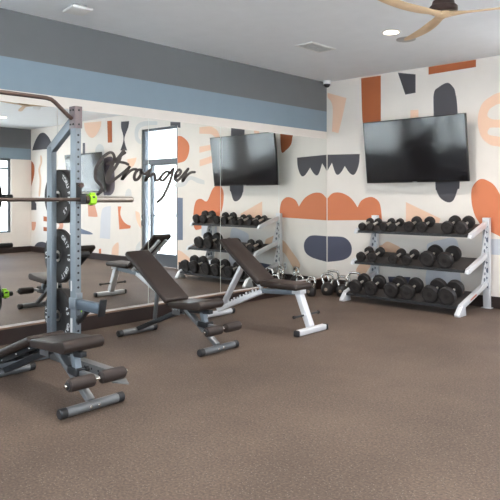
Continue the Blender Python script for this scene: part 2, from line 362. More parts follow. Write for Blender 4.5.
# ------------------------------------------------------------------ room shell
RX, BY, FY, H = 8.92, 7.3, -3.4, 2.985
T = 0.16
fl = MB().box((-T, FY - T, -0.1), (RX + T, BY + T, 0.0)).build('floor', FLOOR, smooth=False); struct(fl)
ce = MB().box((-T, FY - T, H), (RX + T, BY + T, H + 0.15)).build('ceiling', CEIL, smooth=False); struct(ce)

def banded_wall(name, lo_pts, zs, faces_axis): pass
# left wall: pale wall, blue band, grey band (all paint on one wall)
w = MB()
w.mi(0).box((-T, FY, 0), (0, BY, 2.268)); w.mi(1).box((-T, FY, 2.268), (0, BY, 2.562)); w.mi(2).box((-T, FY, 2.562), (0, BY, H))
struct(w.build('wall_left', [WALL, BLUE_BAND, GREY_BAND], smooth=False))

# back wall with door opening and the painted shapes of the mural
DX0, DX1, DZ = 3.375, 4.463, 2.64
w = MB()
w.mi(0).box((0, BY, 0), (DX0, BY + T, H)); w.box((DX1, BY, 0), (RX, BY + T, H)); w.box((DX0, BY, DZ), (DX1, BY + T, H))
names = list(COLS)
for i, (c, mode, pts) in enumerate(MURAL):
    pts = [(x, min(z, H - 0.004)) for x, z in pts]
    P = catmull(pts) if mode == 's' else pts
    P = [(max(x, 0.002), min(z, H - 0.004)) for x, z in P]
    q = []
    for p in P:
        if not q or (abs(p[0]-q[-1][0]) + abs(p[1]-q[-1][1])) > 1e-3: q.append(p)
    a = sum(q[k][0]*q[(k+1) % len(q)][1] - q[(k+1) % len(q)][0]*q[k][1] for k in range(len(q)))
    if a < 0: q = q[::-1]
    w.mi(1 + names.index(c)).sheet([(x, BY - 0.0006 - 0.00003 * i, z) for x, z in q])
struct(w.build('wall_back', [WALL] + [MURALM[n] for n in names], smooth=False, recalc=False))

# right wall with three window openings
WZ0, WZ1 = 0.47, 2.25
WIN = [(4.95, 6.80), (2.35, 4.2), (-0.25, 1.6), (-2.85, -1.0)]
w = MB()
def wall_x(w, y0, y1, z0, z1):
    for za, zb, k in ((0, 2.238, 0), (2.238, 2.508, 1), (2.508, H, 2)):
        a, b = max(z0, za), min(z1, zb)
        if b > a: w.mi(k).box((RX, y0, a), (RX + T, y1, b))
edges = [FY]
for a, b in sorted(WIN): edges += [a, b]
edges.append(BY)
for k in range(0, len(edges), 2): wall_x(w, edges[k], edges[k + 1], 0, H)
for a, b in WIN: wall_x(w, a, b, 0, WZ0); wall_x(w, a, b, WZ1, H)
struct(w.build('wall_right', [WALL, BLUE_BAND, GREY_BAND], smooth=False))
for k, (a, b) in enumerate(WIN):
    f = MB(); t = 0.05; x0, x1 = RX + 0.05, RX + 0.11
    f.box((x0, a, WZ0), (x1, a + t, WZ1)); f.box((x0, b - t, WZ0), (x1, b, WZ1))
    f.box((x0, a + t, WZ0), (x1, b - t, WZ0 + t)); f.box((x0, a + t, WZ1 - t), (x1, b - t, WZ1))
    f.box((x0 + .005, a + t, 1.99), (x1 - .005, b - t, 2.03)); f.box((x0 + .005, (a + b) / 2 - .02, WZ0 + t), (x1 - .005, (a + b) / 2 + .02, 1.99))
    wo = struct(f.build('window_%d' % (k + 1), FRAMEM, smooth=False))
    MB().box((RX + .078, a + t, WZ0 + t), (RX + .084, b - t, WZ1 - t)).build('window_pane', GLASS, wo, smooth=False)
    MB().box((RX + .001, a, WZ0 - .0), (RX + .05, b, WZ0 + .012)).build('window_sill', WHITEPL, wo, smooth=False)

# front wall (behind the viewpoint) with two windows, widened and heightened for more light
FW = [(0.5, 4.2), (4.7, 8.4)]
FZ0, FZ1 = 0.12, 2.75
w = MB(); xs = [0] + [v for p in FW for v in p] + [RX]
for k in range(0, len(xs), 2): w.box((xs[k], FY - T, 0), (xs[k + 1], FY, H))
for a, b in FW: w.box((a, FY - T, 0), (b, FY, FZ0)); w.box((a, FY - T, FZ1), (b, FY, H))
struct(w.build('wall_front', WALL, smooth=False))
for k, (a, b) in enumerate(FW):
    f = MB(); t = 0.05; y0, y1 = FY - 0.11, FY - 0.05
    f.box((a, y0, FZ0), (a + t, y1, FZ1)); f.box((b - t, y0, FZ0), (b, y1, FZ1)); f.box((a + t, y0, FZ0), (b - t, y1, FZ0 + t)); f.box((a + t, y0, FZ1 - t), (b - t, y1, FZ1))
    for q in (1, 2): f.box((a + (b - a) * q / 3 - .025, y0 + .004, FZ0 + t), (a + (b - a) * q / 3 + .025, y1 - .004, FZ1 - t))
    wo = struct(f.build('window_%d' % (k + 5), FRAMEM, smooth=False))
    MB().box((a + t, FY - .084, FZ0 + t), (b - t, FY - .078, FZ1 - t)).build('window_pane', GLASS, wo, smooth=False)

# baseboards
struct(MB().box((0.0, FY + .02, 0), (0.022, BY - .02, 0.137)).build('baseboard_left', ESPRESSO, bevel=.003, smooth=False))
b = MB().box((0, BY - .02, 0), (DX0 - .05, BY - .001, 0.137)).box((DX1 + .05, BY - .02, 0), (RX - .02, BY - .001, 0.137))
struct(b.build('baseboard_back', ESPRESSO, bevel=.003, smooth=False))
struct(MB().box((RX - .02, FY + .02, 0), (RX - .0005, BY - .0005, 0.137)).build('baseboard_right', ESPRESSO, bevel=.003, smooth=False))
struct(MB().box((0, FY + .0005, 0), (RX - .02, FY + .02, 0.137)).build('baseboard_front', ESPRESSO, bevel=.003, smooth=False))
# light metal channel carrying the mirror, above a tan strip painted as baseboard highlight
struct(MB().box((0.0, -0.5, 0.1372), (0.020, BY - .021, 0.152)).build('trim_1', mat('tan_highlight', (132, 104, 84), .45, var=.1), bevel=.002, smooth=False))
struct(MB().box((0.0, -0.5, 0.1525), (0.013, BY - .003, 0.170)).build('trim_2', mat('pale_channel', (214, 208, 204), .4), smooth=False))

# glazed door in the back wall, seen only in the mirror
f = MB(); y0, y1 = BY + .02, BY + .10
def dbox(xa, xb, za, zb, ya=y0, yb=y1): f.box((xa, ya, za), (xb, yb, zb))
dbox(DX0, DX0 + .05, 0, DZ); dbox(DX1 - .10, DX1, 0, DZ); dbox(DX0 + .05, DX1 - .10, DZ - .05, DZ); dbox(DX0 + .05, DX1 - .10, 1.95, 2.045)
door = struct(f.build('door_1', FRAMEM, smooth=False))
f = MB()
for xa, xb in ((DX0 + .052, 4.14), (4.225, DX1 - .102)):
    pass
dbox(DX0 + .052, DX0 + .08, .012, 1.948, y0 + .015, y1 - .015); dbox(4.145, 4.225, .012, 1.948, y0 + .005, y1 - .015)
dbox(DX0 + .08, 4.145, .012, .25, y0 + .015, y1 - .015); dbox(DX0 + .08, 4.145, 1.925, 1.948, y0 + .015, y1 - .015)
dbox(DX0 + .08, 4.145, .962, .980, y0 + .02, y1 - .02)
leaf = f.build('door_leaf', FRAMEM, door, smooth=False)
MB().box((4.225, y0 + .02, .012), (DX1 - .102, y1 - .02, .25)).build('kick_panel', FRAMEM, door, smooth=False)
g = MB().box((DX0 + .08, BY + .058, .25), (4.145, BY + .063, 1.925)).box((4.226, BY + .058, .25), (DX1 - .101, BY + .063, 1.948)).box((DX0 + .051, BY + .058, 2.046), (DX1 - .101, BY + .063, DZ - .051))
g.build('door_glass', GLASS, door, smooth=False)
for x in (4.185, DX1 - .05):
    MB().tube([(x, BY + .02, .76), (x, BY - .02, .765), (x, BY - .028, .78), (x, BY - .028, .96), (x, BY - .02, .975), (x, BY + .02, .98)], .011, 8).build('door_handle', CHROME, door)
r = MB()
for cx, cz, rr in ((4.03, 1.40, .105), (3.68, 1.39, .105)):
    r.tube([(cx + math.cos(a) * rr, BY + .055, cz + math.sin(a) * rr) for a in [2*PI*k/28 for k in range(28)]], .0045, 6, closed=True)
r.box((3.99, BY + .053, 1.395), (4.06, BY + .057, 1.405)); r.box((4.025, BY + .053, 1.36), (4.035, BY + .057, 1.43))
r.box((3.95, BY + .053, 1.283), (4.12, BY + .057, 1.292))
r.build('ring_decal', mat('decal_grey', (120, 122, 120), .6), door)

# ground outside
struct(MB().box((-30, -30, -0.35), (40, 40, -0.12)).build('ground', CONC, smooth=False))

# ------------------------------------------------------------------ mirror panels and lettering
SEAMS = [-0.20, 0.86, 1.93, 3.0, 4.07, 5.145, 6.222, 7.294]
mlab = ['tall mirror panel beyond the left edge of the photo', 'tall mirror panel at the far left frame of the barbell rack', 'tall mirror panel at the left edge, behind the weight plates',
        'tall mirror panel behind the rack post with the first letters of the script',
        'tall mirror panel carrying the middle of the script word and reflecting the television left of the seam',
        'tall mirror panel reflecting most of the television', 'tall mirror panel touching the corner with the mural wall']
mlab[3] = 'tall mirror panel behind the green-clipped bar end, carrying the first letters of the script'
mlab[4] = 'tall mirror panel carrying the last letters of the script, reflecting the door'
for k in range(7):
    a, b = SEAMS[k] + .004, SEAMS[k + 1] - .004
    m = MB().mi(0).box((0.0005, a, 0.171), (0.0065, b, 2.160))
    o = m.build('mirror_panel', [MIRROR, MIRROR_EDGE], smooth=False)
    for p in o.data.polygons:
        if p.normal.x < 0.9: p.material_index = 1
    tag(o, mlab[k], 'mirror', 'tall mirror panels along the left wall')

def ribbon(mb, pts, w, x0, x1):
    P = catmull(pts, closed=False, n=5); n = len(P); Lf = []; Rt = []
    for i, p in enumerate(P):
        a = P[max(i-1, 0)]; b = P[min(i+1, n-1)]
        d = Vector((b[0]-a[0], b[1]-a[1]))
        if d.length < 1e-6: d = Vector((1, 0))
        d.normalize(); nn = Vector((-d.y, d.x)) * w / 2
        # broad-nib look: stems a little heavier than cross strokes
        nn = Vector((nn.x * 1.25, nn.y * 0.95))
        Lf.append((p[0] + nn.x, p[1] + nn.y)); Rt.append((p[0] - nn.x, p[1] - nn.y))
    vs = []; fs = []
    for i in range(n): vs += [(x0, *Lf[i]), (x0, *Rt[i]), (x1, *Lf[i]), (x1, *Rt[i])]
    for i in range(n - 1):
        a = i * 4; b = a + 4
        fs += [(a+2, a+3, b+3, b+2), (a, b, b+1, a+1), (a, a+2, b+2, b), (a+1, b+1, b+3, a+3)]
    fs += [(0, 1, 3, 2), ((n-1)*4, (n-1)*4+2, (n-1)*4+3, (n-1)*4+1)]
    mb._add(vs, fs)
    for e in (P[0], P[-1]):
        c = [(x0, e[0] + math.cos(t) * w * .56, e[1] + math.sin(t) * w * .5) for t in [2*PI*k/10 for k in range(10)]]
        mb.extrude(c, (x1 - x0, 0, 0))
lt = MB()
for i, s in enumerate(SCRIPT_STROKES): ribbon(lt, s, 0.029, 0.0065, 0.0082 + 0.0001 * i)
tag(lt.build('script_lettering', LETTER, smooth=False), 'dark script lettering reading Stronger, fixed on the mirror', 'sign')

# ------------------------------------------------------------------ televisions
def television(loc, rz, pitch, w, h, label):
    t = thing('television', label, 'television', loc, rz)
    c, s = math.cos(pitch), math.sin(pitch)
    def R(x, y, z): return (x, y * c - z * s, y * s + z * c)
    def rb(mb, a, b):
        n = len(mb.v); mb.box(a, b)
        for i in range(n, len(mb.v)): mb.v[i] = R(*mb.v[i])
    m = MB(); rb(m, (-w/2, 0, -h/2), (w/2, .035, h/2)); m.build('bezel', BEZEL, t, bevel=.004)
    m = MB(); rb(m, (-w/2 + .012, -.0015, -h/2 + .018), (w/2 - .012, -.0002, h/2 - .012)); m.build('screen', SCREEN, t, smooth=False)
    m = MB(); rb(m, (-w*.3, .036, -h*.36), (w*.3, .06, h*.2)); m.build('rear_housing', PLASTIC, t, bevel=.008)
    m = MB(); rb(m, (-.03, -.003, -h/2 + .004), (.03, -.0005, -h/2 + .012)); m.build('badge', GREYPL, t, smooth=False)
    d = BY - loc[1]
    m = MB().box((-.22, d - .014, -.16), (.22, d - .0014, .16))
    for x in (-.14, .14): m.beam((x, .06, -.05), (x, d - .012, -.05), .03, .05); m.beam((x, .07, .08), (x, d - .012, .02), .02, .03)
    m.build('wall_bracket', PLASTIC, t, bevel=.003)
    return t
tv = television((1.503, 7.074, 1.905), 0.0, 0.127, 1.416, 0.813, 'black flat television tilted forward on the mural wall, above the dumbbell rack')
television((6.16, 7.074, 1.84), 0.0, 0.127, 1.416, 0.813, 'flat television seen only reflected in the mirror, behind the letter S')

# ------------------------------------------------------------------ ceiling things
LIGHTS = [(2.112, 5.506), (4.6, 5.62), (7.154, 5.766), (2.17, 2.5), (4.57, 2.5), (6.97, 2.5), (2.17, -0.9), (4.57, -0.9), (6.97, -0.9)]
LABX = {1: 'recessed ceiling light between the wooden fan and the mural wall', 3: 'recessed ceiling light nearest the access point', 4: 'recessed ceiling light between the fan and the viewpoint', 5: 'recessed ceiling light near the right window wall', 6: 'recessed ceiling light behind the viewpoint, mirror side', 7: 'recessed ceiling light behind the viewpoint, middle', 8: 'recessed ceiling light behind the viewpoint, window side'}
LLAB = {0: 'lit recessed ceiling light left of the wooden fan', 2: 'lit recessed ceiling light seen in the mirror at the left edge'}
for i, (x, y) in enumerate(LIGHTS):
    if i in (1, 3, 4, 5, 6, 7, 8): lab = LABX[i]
    else: lab = LLAB[i]
    t = thing('downlight', lab, 'ceiling light', (x, y, H), 0, 'recessed ceiling lights')
    MB().lathe([(.098, -.001), (.098, -.006), (.090, -.010), (.078, -.010), (.076, -.004), (.076, -.001)], (0, 0, 0), (0, 0, 1), 32).build('trim_ring', WHITEPL, t)
    MB().lathe([(.074, -.0108), (.074, -.0125)], (0, 0, 0), (0, 0, 1), 28).build('lens', LENS, t)
    l = bpy.data.lights.new('downlight_lamp', 'AREA'); l.shape = 'DISK'; l.size = .15; l.energy = LAMP_W; l.color = (1.0, .93, .86); l.spread = math.radians(165)
    lo = bpy.data.objects.new('downlight_lamp', l); COL.objects.link(lo); lo.parent = t; lo.location = (0, 0, -.016)

t = thing('ceiling_sensor', 'small grey ceiling disc beside the fan blade tip', 'sensor', (2.079, 5.866, H))
MB().lathe([(.10, -.001), (.10, -.012), (.07, -.020), (.02, -.022)], seg=28).build('cover', GREYPL, t)
t = thing('smoke_detector', 'white smoke detector reflected near the mirror top above the rack', 'smoke detector', (5.28, 5.55, H))
MB().lathe([(.075, -.001), (.075, -.022), (.055, -.045), (.03, -.062), (.012, -.066)], seg=28).build('housing', WHITEPL, t)
t = thing('access_point', 'white square wireless access point on the ceiling, upper left', 'access point', (.55, 2.89, H), -0.13)
MB().box((-.06, -.06, -.03), (.06, .06, -.0006)).build('mount', GREYPL, t, bevel=.006)
MB().box((-.11, -.095, -.052), (.11, .095, -.0305)).build('housing', WHITEPL, t, bevel=.008, seg=3)
t = thing('security_camera', 'small white dome security camera in the ceiling corner', 'camera', (.085, 7.19, H))
MB().lathe([(.055, -.001), (.058, -.03), (.055, -.048)], seg=24).build('housing', WHITEPL, t)
MB().lathe([(.046, -.049), (.044, -.066), (.034, -.084), (.018, -.094), (.004, -.097)], seg=24).build('lens_dome', PLASTIC, t)
t = thing('ceiling_vent', 'white rectangular ceiling air vent with slats', 'vent', (1.166, 5.50, H), 0)
m = MB(); vx, vy = .12, .225
m.box((-vx, -vy, -.008), (vx, -vy + .025, -.0006)); m.box((-vx, vy - .025, -.008), (vx, vy, -.0006)); m.box((-vx, -vy + .025, -.008), (-vx + .025, vy - .025, -.0006)); m.box((vx - .025, -vy + .025, -.008), (vx, vy - .025, -.0006))
m.build('frame', WHITEPL, t, smooth=False)
m = MB()
for k in range(9):
    x = -.09 + k * .0225; m.beam((x, -vy + .026, -.006), (x, vy - .026, -.006), .014, .002, up=(.6, 0, 1))
m.build('slats', WHITEPL, t, smooth=False)
MB().box((-vx + .025, -vy + .025, -.002), (vx - .025, vy - .025, -.0006)).build('duct_plate', mat('duct_grey', (176, 175, 172), .8), t, smooth=False)

# ceiling fan
t = thing('ceiling_fan', 'three-blade pale wood ceiling fan with dark bronze hub', 'ceiling fan', (3.25, 4.315, H), 0)
MB().lathe([(.07, -.001), (.07, -.02), (.045, -.06), (.016, -.075)], seg=28).build('canopy', BRONZE, t)
MB().tube([(0, 0, -.05), (0, 0, -.235)], .013, 12).build('downrod', BRONZE, t)
MB().lathe([(.02, -.195), (.05, -.205), (.078, -.222), (.082, -.245), (.102, -.265), (.104, -.292), (.09, -.308)], seg=32).build('motor_housing', BRONZE, t)
def blade(ang):
    m = MB(); n = 16; vs = []; fs = []
    for i in range(n + 1):
        s = i / n; r = .02 + s * .78
        wd = .058 + .026 * math.sin(PI * min(1, s * 1.05)) if s > .12 else .080 - s * .16
        if s > .92: wd *= math.sqrt(max(.05, 1 - ((s - .92) / .085) ** 2))
        sweep = -.02 * math.sin(PI * s) ; pitch = .30 * (1 - s * .5) * min(1, s * 4)
        zz = -.318 - .012 * math.sin(PI * s) + .012 * s
        th = .012 * (1 - .45 * s) + (.018 * (1 - s * 6) if s < .16 else 0)
        c = Vector((r, sweep, zz)); d = Vector((0, math.cos(pitch), math.sin(pitch))); u = Vector((0, -math.sin(pitch), math.cos(pitch)))
        for a, b in ((-1, -.3), (-.6, -1), (.6, -1), (1, -.3), (1, .3), (.6, 1), (-.6, 1), (-1, .3)):
            vs.append(c + d * (a * wd / 2) + u * (b * th / 2 * (1.4 if abs(a) < .9 else 1)))
    for i in range(n):
        for k in range(8):
            k2 = (k + 1) % 8; fs.append((i*8+k, i*8+k2, (i+1)*8+k2, (i+1)*8+k))
    fs.append(tuple(range(7, -1, -1))); fs.append(tuple(n*8 + k for k in range(8)))
    m._add(vs, fs); R = Matrix.Rotation(ang, 3, 'Z'); m.v = [tuple(R @ Vector(v)) for v in m.v]
    return m
for a in (139.5, 258.5, 21): blade(math.radians(a)).build('blade', WOOD, t)
MB().lathe([(.062, -.3085), (.066, -.318), (.060, -.330), (.035, -.336)], seg=24).build('hub_cap', WOOD, t)

# wall outlet seen in the mirror
t = thing('wall_outlet', 'white wall outlet near the floor, seen in the mirror behind the rack post', 'outlet', (.80, BY, .26))
MB().box((-.036, -.007, -.058), (.036, -.0012, .058)).build('cover_plate', WHITEPL, t, bevel=.002)
for z in (-.022, .022): MB().box((-.016, -.0095, z - .014), (.016, -.0072, z + .014)).build('socket', GREYPL, t, bevel=.003)

# ------------------------------------------------------------------ dumbbell rack
TIERS = [(.883 - .265 * .30, .30, 6.765, 7.14), (.488 - .188 * .30, .30, 6.688, 7.065), (.106 + .0 * .29, .29, 6.500, 6.915)]
RX0, RX1 = .862, 2.382
rk = thing('dumbbell_rack', 'silver three-tier dumbbell rack with black sloped shelves against the mural', 'rack', (0, 0, 0))
def zt(i, y): a, b, _, _ = TIERS[i]; return a + b * (y - 6.5)
for i, (a, b, ya, yb) in enumerate(TIERS):
    m = MB(); th = .012
    def q(y, dz): return (y, zt(i, y) + dz)
    prof = [q(ya, -.024), q(ya, .0), q(yb, 0), q(yb, -th), q(ya + .012, -th), q(ya + .012, -.024)]
    m.extrude([(RX0 + .03, y, z) for y, z in prof], (RX1 - RX0 - .06, 0, 0))
    sh = m.build('shelf', RUBBER2, rk, bevel=.002)
    l = MB().extrude([(RX0 + .03, ya - .006, zt(i, ya) - .028), (RX0 + .03, ya - .006, zt(i, ya) + .003), (RX0 + .03, ya - .0005, zt(i, ya) + .003), (RX0 + .03, ya - .0005, zt(i, ya) - .028)], (RX1 - RX0 - .06, 0, 0))
    l.build('front_lip', PLASTIC, sh, smooth=False)
for X, sgn in ((RX0, -1), (RX1, 1)):
    # upright with lattice cut marks
    m = MB(); m.mi(0).beam((X, 7.235, .20), (X, 7.225, 1.07), .085, .05, up=(0, 1, 0))
    m.mi(1)
    for k in range(9):
        z = .27 + k * .09; y = 7.235 - (z - .2) * .0115 - .0262; s = 1 if k % 2 else -1
        m.extrude([(X - .026 * s, y, z - .034), (X + .026 * s, y, z), (X - .026 * s, y, z + .034)] if s < 0 else [(X - .026, y, z + .034), (X + .026, y, z), (X - .026, y, z - .034)], (0, .002, 0))
    m.build('upright', [SILVER, mat('cutout_grey_blue', (104, 112, 126), .6)], rk, bevel=.0, smooth=False)
    for i, (a, b, ya, yb) in enumerate(TIERS):
        y0 = ya + .01; y1 = 7.222; z0 = zt(i, y0)
        m = MB().beam((X, y0, z0 - .014), (X, y1, zt(i, y1) - .014), .048, .058)
        if i < 2: m.extrude([(X - .0225, y0 + .006, z0 - .038), (X - .0225, y0 - .035, z0 - .042), (X - .0225, y0 - .026, z0 - .012), (X - .0225, y0 + .006, z0 + .012)], (.045, 0, 0))
        m.build('shelf_arm', SILVER, rk, bevel=.004)
    # thin gusset webs with round cut marks between the arms
    for za, zb in ((zt(0, 7.19) - .05, zt(1, 7.06) + .02), (zt(1, 7.19) - .05, zt(2, 7.06) + .02)):
        m = MB().mi(0).extrude([(X - .002, 7.215, za), (X - .002, 7.19, za), (X - .002, 7.06, zb), (X - .002, 7.215, zb + .045)], (.004, 0, 0))
        m.mi(1)
        for k in range(4):
            f_ = (k + .6) / 4.4; zc = za + (zb - za) * f_; yc_ = 7.213 - (.018 + .12 * f_) * .5; rr = .009 + .016 * f_
            for sx_ in (-1, 1): m.lathe([(rr, 0), (rr, .0008)], (X + sx_ * .002, yc_, zc), (sx_, 0, 0), 12)
        m.build('gusset_web', [SILVER, mat('cutout_grey_blue', (104, 112, 126), .6)], rk, smooth=False)
    m = MB()
    m.extrude([(X - .035, 6.44, .0), (X - .035, 6.43, .022), (X - .026, 6.50, .112), (X - .026, 6.58, .095), (X - .035, 6.61, .0)], (.06, 0, 0))
    m.build('front_foot', SILVER, rk, bevel=.004)
    m = MB().beam((X, 7.228, .22), (X, 7.245, .009), .08, .045, up=(0, 1, 0)).box((X - .06, 7.20, 0), (X + .06, 7.275, .008))
    m.build('rear_foot', SILVER, rk, bevel=.002)
MB().beam((RX0 + .04, 7.235, .545), (RX1 - .04, 7.235, .545), .03, .03).build('cross_brace', SILVER, rk, bevel=.002)
# red sticker on the lower arm of the right end
MB().beam((RX1 + .0255, 6.72, zt(2, 6.72) - .014), (RX1 + .0255, 6.88, zt(2, 6.88) - .014), .001, .02).build('warning_label', mat('faded_red_print', (206, 128, 112), .6), rk, smooth=False)

# dumbbells
ORD = {0: ['first', 'second', 'third', 'fourth'], 1: ['first', 'second', 'third'], 2: ['first', 'second', 'third']}
TN = ['top', 'middle', 'bottom']
DB = [
 (0, 0, 0.940, .047), (0, 0, 1.065, .047), (0, 1, 1.258, .049), (0, 1, 1.382, .049), (0, 2, 1.609, .064), (0, 2, 1.784, .064), (0, 3, 2.105, .073), (0, 3, 2.270, .073),
 (1, 0, 0.975, .060), (1, 0, 1.143, .060), (1, 1, 1.442, .060), (1, 1, 1.623, .060), (1, 2, 1.894, .094), (1, 2, 2.119, .094),
 (2, 0, 1.019, .086), (2, 0, 1.241, .086), (2, 1, 1.526, .092), (2, 1, 1.741, .092), (2, 2, 2.029, .100), (2, 2, 2.232, .100)]
proto = {}
def dumbbell(r, label, loc, rx):
    if r in proto: return dup(proto[r], label, loc, (rx, 0, 0))
    t = thing('dumbbell', label, 'dumbbell', loc, 0, 'round rubber dumbbells on the rack'); t.rotation_euler = (rx, 0, 0)
    hl = .034 + r * .36; g = .072
    for s in (-1, 1):
        y0 = s * g; b = r * .12
        m = MB(); m.mi(0)
        m.lathe([(r * .55, 0), (r * .93, .002), (r, b), (r, hl - b), (r * .96, hl - b * .3), (r * .88, hl), (r * .80, hl), (r * .77, hl - .004), (r * .30, hl - .004), (r * .28, hl - .001)], (0, y0, r), (0, s, 0), 28)
        hd = m.build('head', RUBBER, t)
        MB().lathe([(r * .74, 0), (r * .73, .002), (r * .36, .002), (r * .34, 0)], (0, y0 + s * (hl - .0042), r), (0, s, 0), 28).build('weight_disc', RUBBER2, hd)
    MB().lathe([(.014, -g - .004), (.014, -g * .8), (.0165, -g * .3), (.0175, 0), (.0165, g * .3), (.014, g * .8), (.014, g + .004)], (0, 0, r), (0, 1, 0), 16).build('handle', mat('bright_grip_steel', (226, 220, 212), .34, metal=.7), t)
    proto[r] = t
    return t
for i, (tier, pair, x, r) in enumerate(DB):
    side = 'left' if i % 2 == 0 else 'right'
    a, b, ya, yb = TIERS[tier]; rx = math.atan(b)
    yfront = (6.774, 6.694, 6.504)[tier]
    L_ = .072 + .034 + r * .36
    yc = yfront + L_ * math.cos(rx)
    size = 'small' if r < .055 else ('medium' if r < .08 else 'large')
    rank = ORD[tier][pair] if pair < len(ORD[tier]) - 1 else 'rightmost'
    if pair == 0: rank = 'leftmost'
    lab = '%s black dumbbell, %s one of the %s pair on the %s rack shelf' % (size, side, rank, TN[tier])
    dumbbell(r, lab, (x, yc, zt(tier, yc) + .0008), rx)

# ------------------------------------------------------------------ kettlebells
def kettlebell(loc, rz, k, label):
    t = thing('kettlebell', label, 'kettlebell', loc, rz, 'kettlebells by the mirror corner')
    R = .082 * k
    MB().lathe([(R * .55, 0), (R * .72, R * .06), (R * .93, R * .42), (R, R * .9), (R * .95, R * 1.3), (R * .75, R * 1.68), (R * .45, R * 1.9), (R * .2, R * 1.95)], seg=28).build('body', RUBBER, t)
    hw = .072 * k; zb = R * 1.62; zt_ = .262 * k
    pts = [(-hw * .62, 0, zb - .01), (-hw * .95, 0, zb + (zt_ - zb) * .45), (-hw * .98, 0, zb + (zt_ - zb) * .75), (-hw * .75, 0, zt_ - .006), (-hw * .3, 0, zt_), (hw * .3, 0, zt_), (hw * .75, 0, zt_ - .006), (hw * .98, 0, zb + (zt_ - zb) * .75), (hw * .95, 0, zb + (zt_ - zb) * .45), (hw * .62, 0, zb - .01)]
    MB().tube(pts, [.021, .017, .016, .0165, .017, .017, .0165, .016, .017, .021], 12).build('handle', CHROME, t)
    MB().lathe([(.022, R * .90), (.022, R * .985), (.018, R * 1.0)], (0, 0, R * .95), (0, -1, 0), 16).build('badge', mat('worn_bronze_badge', (150, 134, 120), .4, metal=.4), t)
    return t
KB = [((.315, 6.52, 0), .1, .86, 'small black kettlebell with chrome handle, nearest the silver bench seat'),
      ((.42, 6.745, 0), .35, 1.08, 'black kettlebell with chrome handle in the middle of the group'),
      ((.33, 6.99, 0), .5, 1.12, 'black kettlebell with chrome handle behind the middle one, nearest the corner'),
      ((.645, 6.77, 0), .2, 1.02, 'black kettlebell with chrome handle beside the rack front foot'),
      ((.66, 7.03, 0), .4, 1.12, 'black kettlebell with chrome handle against the mural wall beside the rack'),
      ((.115, 6.80, 0), .0, .80, 'small black kettlebell beside the baseboard under the mirror')]
for a in KB: kettlebell(*a)

# ------------------------------------------------------------------ benches
def pad(parent, name, x0, x1, w, th, zc, ang=0.0, org=(0, 0), material=VINYL, front_roll=False):
    m = MB(); n = len(m.v)
    m.box((x0, -w / 2, zc - th / 2), (x1, w / 2, zc + th / 2))
    o = m.build(name, material, parent, bevel=min(th * .42, .026), seg=4)
    c, s = math.cos(ang), math.sin(ang)
    for v in o.data.vertices:
        x, z = v.co.x, v.co.z
        v.co.x = org[0] + x * c - z * s; v.co.z = org[1] + x * s + z * c
    return o
def foot(t, x, L_, r, tm, cap=PLASTIC):
    f = MB().cyl((x, -L_ / 2, r + .003), (x, L_ / 2, r + .003), r, 20).build('foot', tm, t)
    for s in (-1, 1):
        MB().lathe([(r * 1.06, 0), (r * 1.09, .004), (r * 1.09, .04), (r * .9, .046)], (x, s * (L_ / 2 - .036), r * 1.0 + .003), (0, s, 0), 20).build('foot_cap', cap, f)
    return f
def bolt(mb, p, d, r=.009): mb.lathe([(r, 0), (r, .005), (r * .6, .008)], p, d, 10)

